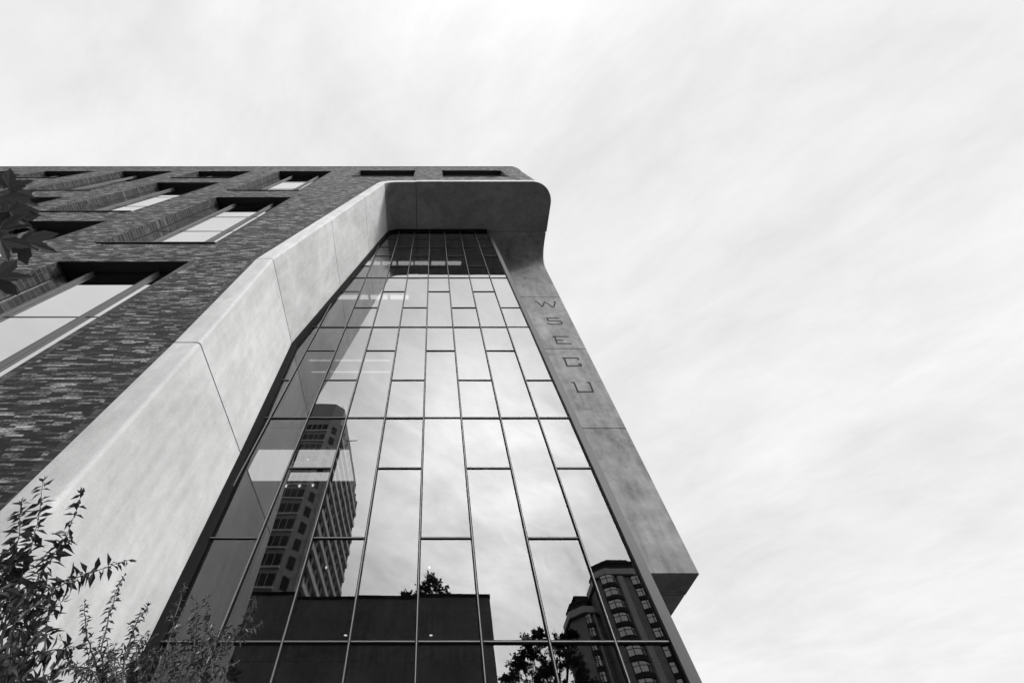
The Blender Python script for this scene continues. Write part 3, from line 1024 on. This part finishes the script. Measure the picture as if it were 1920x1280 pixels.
# ------------------------------------------------------------------ foreground shrubs
def shoot(mb_s, mb_l, px_pts, y0, y1, leaf, whorls, r0=0.006, droop=0.0):
    pts = [ray(px, py, y0 + (y1 - y0) * i / (len(px_pts) - 1)) for i, (px, py) in enumerate(px_pts)]
    # resample smoothly
    fine = []
    for i in range(len(pts) - 1):
        for k in range(4):
            fine.append(pts[i].lerp(pts[i + 1], k / 4) + rnd_dir() * 0.006)
    fine.append(pts[-1])
    mb_s.tube(fine, [r0 * (1 - 0.75 * i / len(fine)) for i in range(len(fine))], 5)
    n = len(fine) - 1
    for w in range(whorls):
        t = (w + 0.7) / whorls * n
        i = min(int(t), n - 1)
        p = fine[i].lerp(fine[i + 1], t - i)
        ax = (fine[i + 1] - fine[i]).normalized()
        side = ax.cross(rnd_dir()).normalized()
        size = leaf * (0.55 + 0.6 * (1 - abs(2 * (w / whorls) - 0.9) * 0.6)) * random.uniform(0.75, 1.15)
        for sg in (1, -1):
            if random.random() < 0.08:
                continue
            dd = (side * sg + ax * random.uniform(0.1, 0.5) + Vector((0, 0, -0.45 - droop)) + rnd_dir() * 0.35)
            nn = (Vector((0, 0, 1)) + rnd_dir() * 0.7)
            leaf_quad(mb_l, p, dd, nn, size, size * random.uniform(0.30, 0.42), 0.25)
    dd = (fine[-1] - fine[-2]).normalized()
    for k in range(3):
        leaf_quad(mb_l, fine[-1], dd + rnd_dir() * 0.6, rnd_dir(), leaf * 0.6, leaf * 0.2)

def shrub(label, base_px, yb, shoots, filler, leaf, mat, name, whorl_px):
    b = ray(base_px[0], base_px[1], yb)
    T = thing(name, (b.x, b.y, 0), label, 'shrub', 'shrubs in front of the concrete')
    st, lf = MB(), MB()
    foot = Vector((b.x, b.y, 0))
    st.tube([foot, foot.lerp(b, 0.5) + Vector((0.05, 0.03, 0)), b], [0.035, 0.028, 0.02], 8)
    for px_pts, y0, y1 in shoots:
        length = sum(math.dist(p, q) for p, q in zip(px_pts, px_pts[1:]))
        shoot(st, lf, px_pts, y0, y1, leaf, max(5, int(length / whorl_px)))
        p0 = ray(px_pts[0][0], px_pts[0][1], y0)
        st.tube([b, b.lerp(p0, 0.55) + rnd_dir() * 0.05, p0], [0.014, 0.010, 0.006], 6)
    for (x0, x1, ya, yb2, n, ln, ang) in filler:
        for k in range(n):
            x, y = random.uniform(x0, x1), random.uniform(ya, yb2)
            a = math.radians(random.gauss(ang, 32))
            l = ln * random.uniform(0.5, 1.2)
            q = [(x, y), (x + math.sin(a) * l * 0.5 + random.uniform(-5, 5), y - math.cos(a) * l * 0.5), (x + math.sin(a) * l, y - math.cos(a) * l)]
            yy = yb + random.uniform(-0.35, 0.35)
            shoot(st, lf, q, yy, yy + random.uniform(-0.12, 0.12), leaf, max(4, int(l / whorl_px)), 0.004)
            p0 = ray(x, y, yy)
            st.tube([b.lerp(p0, 0.3), b.lerp(p0, 0.7) + rnd_dir() * 0.06, p0], [0.008, 0.006, 0.004], 4)
    st.build('stem', M['twig'], T, smooth=60)
    lf.build('foliage', M[mat], T, fix=False)
    return T

shrub('dark leaved shrub with upright shoots at the lower left before pale concrete', (-40, 1420), 2.6,
      [([(20, 1250), (35, 1100), (53, 1042), (72, 983), (81, 902)], 2.6, 2.5),
       ([(0, 1230), (20, 1090), (34, 1005), (41, 942)], 2.65, 2.7),
       ([(40, 1190), (75, 1075), (103, 1036), (125, 1005), (153, 924)], 2.55, 2.6),
       ([(20, 1180), (78, 1111), (125, 1092), (162, 1074), (240, 1049)], 2.5, 2.6),
       ([(-10, 1260), (62, 1224), (100, 1218), (140, 1212)], 2.5, 2.55),
       ([(-20, 1160), (10, 1090), (25, 1040)], 2.6, 2.6)],
      [(-30, 50, 1110, 1330, 13, 80, 40), (-30, 25, 1060, 1200, 7, 70, 30), (20, 100, 1130, 1190, 4, 60, 55)], 0.092, 'leaf', 'leafy_shrub', 7.2)
shrub('fine leaved arching shrub at the foot of the glass and concrete edge', (240, 1480), 3.0,
      [([(200, 1290), (190, 1220), (205, 1150), (218, 1110), (233, 1080)], 3.0, 3.0),
       ([(200, 1300), (170, 1220), (160, 1170), (159, 1128)], 3.0, 3.1),
       ([(230, 1260), (245, 1190), (262, 1155), (277, 1136)], 3.0, 2.9),
       ([(300, 1280), (320, 1190), (336, 1130), (346, 1096)], 2.95, 3.0),
       ([(350, 1270), (370, 1190), (368, 1150), (362, 1118)], 3.0, 3.05),
       ([(350, 1260), (388, 1190), (392, 1150), (387, 1120)], 3.0, 3.0),
       ([(400, 1230), (455, 1180), (470, 1150), (478, 1122)], 2.95, 2.95),
       ([(400, 1250), (440, 1200), (470, 1182), (488, 1168)], 2.95, 3.0),
       ([(230, 1280), (170, 1255), (135, 1248), (106, 1255)], 3.0, 2.9)],
      [(160, 260, 1195, 1330, 18, 75, 0), (250, 420, 1225, 1340, 30, 70, 25), (300, 430, 1205, 1260, 12, 55, 45), (130, 260, 1265, 1340, 10, 70, -20)], 0.046, 'leaf_small', 'arching_shrub', 5.2)

# ------------------------------------------------------------------ light, sky, camera
SUN_EL, SUN_AZ = math.radians(34), math.radians(62)     # azimuth measured from -Y towards +X
to_sun = Vector((math.sin(SUN_AZ) * math.cos(SUN_EL), -math.cos(SUN_AZ) * math.cos(SUN_EL), math.sin(SUN_EL)))
sl = bpy.data.lights.new('sun', 'SUN')
sl.energy = 1.9
sl.angle = math.radians(11)
sl.color = (1, 0.995, 0.985)
so = bpy.data.objects.new('sun', sl)
COL.objects.link(so)
so.rotation_euler = to_sun.to_track_quat('Z', 'Y').to_euler()
so.location = to_sun * 50

wd = bpy.data.worlds.new('World')
S.world = wd
wd.use_nodes = True
nt = wd.node_tree
nt.nodes.clear()
out = N(nt, 'ShaderNodeOutputWorld')
bg = N(nt, 'ShaderNodeBackground')
bg.inputs['Strength'].default_value = 0.1
sky = N(nt, 'ShaderNodeTexSky', sky_type='NISHITA')
sky.sun_disc = False
sky.sun_elevation = SUN_EL
sky.sun_rotation = math.atan2(to_sun.x, to_sun.y)
bw = N(nt, 'ShaderNodeRGBToBW')
L(nt, sky.outputs[0], bw.inputs[0])
tc = N(nt, 'ShaderNodeTexCoord')
sep = N(nt, 'ShaderNodeSeparateXYZ')
L(nt, tc.outputs['Generated'], sep.inputs[0])
zz = math_node(nt, 'ADD', math_node(nt, 'MAXIMUM', sep.outputs[2], 0.0), 0.22)
cx = math_node(nt, 'DIVIDE', sep.outputs[0], zz)
cy = math_node(nt, 'DIVIDE', sep.outputs[1], zz)
cmb = N(nt, 'ShaderNodeCombineXYZ')
L(nt, cx, cmb.inputs[0]); L(nt, cy, cmb.inputs[1])
mp = N(nt, 'ShaderNodeMapping')
mp.inputs['Rotation'].default_value = (0, 0, math.radians(42))
mp2 = N(nt, 'ShaderNodeMapping')
mp2.inputs['Scale'].default_value = (0.95, 1.75, 1)
mp2.inputs['Location'].default_value = (3.1, 1.7, 0)
L(nt, cmb.outputs[0], mp.inputs[0])
L(nt, mp.outputs[0], mp2.inputs[0])
n1 = noise(nt, mp2.outputs[0], 1.5, 10, 0.60, 0.9)
n2 = noise(nt, cmb.outputs[0], 1.3, 6, 0.55, 0.4)
n3 = noise(nt, mp2.outputs[0], 7.0, 8, 0.65, 0.5)
nn = math_node(nt, 'ADD', math_node(nt, 'MULTIPLY', n1, 0.42), math_node(nt, 'MULTIPLY', n2, 0.36))
nn = math_node(nt, 'ADD', nn, math_node(nt, 'MULTIPLY', n3, 0.22))
cloud = ramp(nt, nn, [(0.36, 0.0), (0.64, 1.0)])
cv = math_node(nt, 'MULTIPLY_ADD', cloud, 1.8, 6.35)
# thin bright cloud on the sun's side of the sky
dp = N(nt, 'ShaderNodeVectorMath', operation='DOT_PRODUCT')
L(nt, tc.outputs['Generated'], dp.inputs[0])
dp.inputs[1].default_value = Vector((0.12, -0.84, 0.53)).normalized()
lob = math_node(nt, 'POWER', math_node(nt, 'MAXIMUM', dp.outputs['Value'], 0.0), 10.0)
lob = math_node(nt, 'MULTIPLY', lob, math_node(nt, 'MULTIPLY_ADD', cloud, 32.0, 25.0))
cv = math_node(nt, 'ADD', cv, lob)
val = math_node(nt, 'ADD', math_node(nt, 'MULTIPLY', bw.outputs[0], 0.08), cv)
L(nt, val, bg.inputs['Color'])
L(nt, bg.outputs[0], out.inputs['Surface'])

cam = bpy.data.cameras.new('camera')
cam.sensor_width = 36
cam.lens = F / 1920 * 36
cam.shift_x = 147 / 1920
cam.clip_start = 0.02
cam.clip_end = 3000
co = bpy.data.objects.new('camera', cam)
COL.objects.link(co)
co.location = (0, 0, EYE)
co.rotation_euler = (math.pi / 2 + TH, 0, 0)
S.camera = co
S.view_settings.view_transform = 'Standard'
S.view_settings.look = 'None'
S.view_settings.exposure = 0.22
S.view_settings.gamma = 1
S.cycles.max_bounces = 10
S.cycles.transparent_max_bounces = 16
S.cycles.glossy_bounces = 6
S.cycles.use_denoising = True
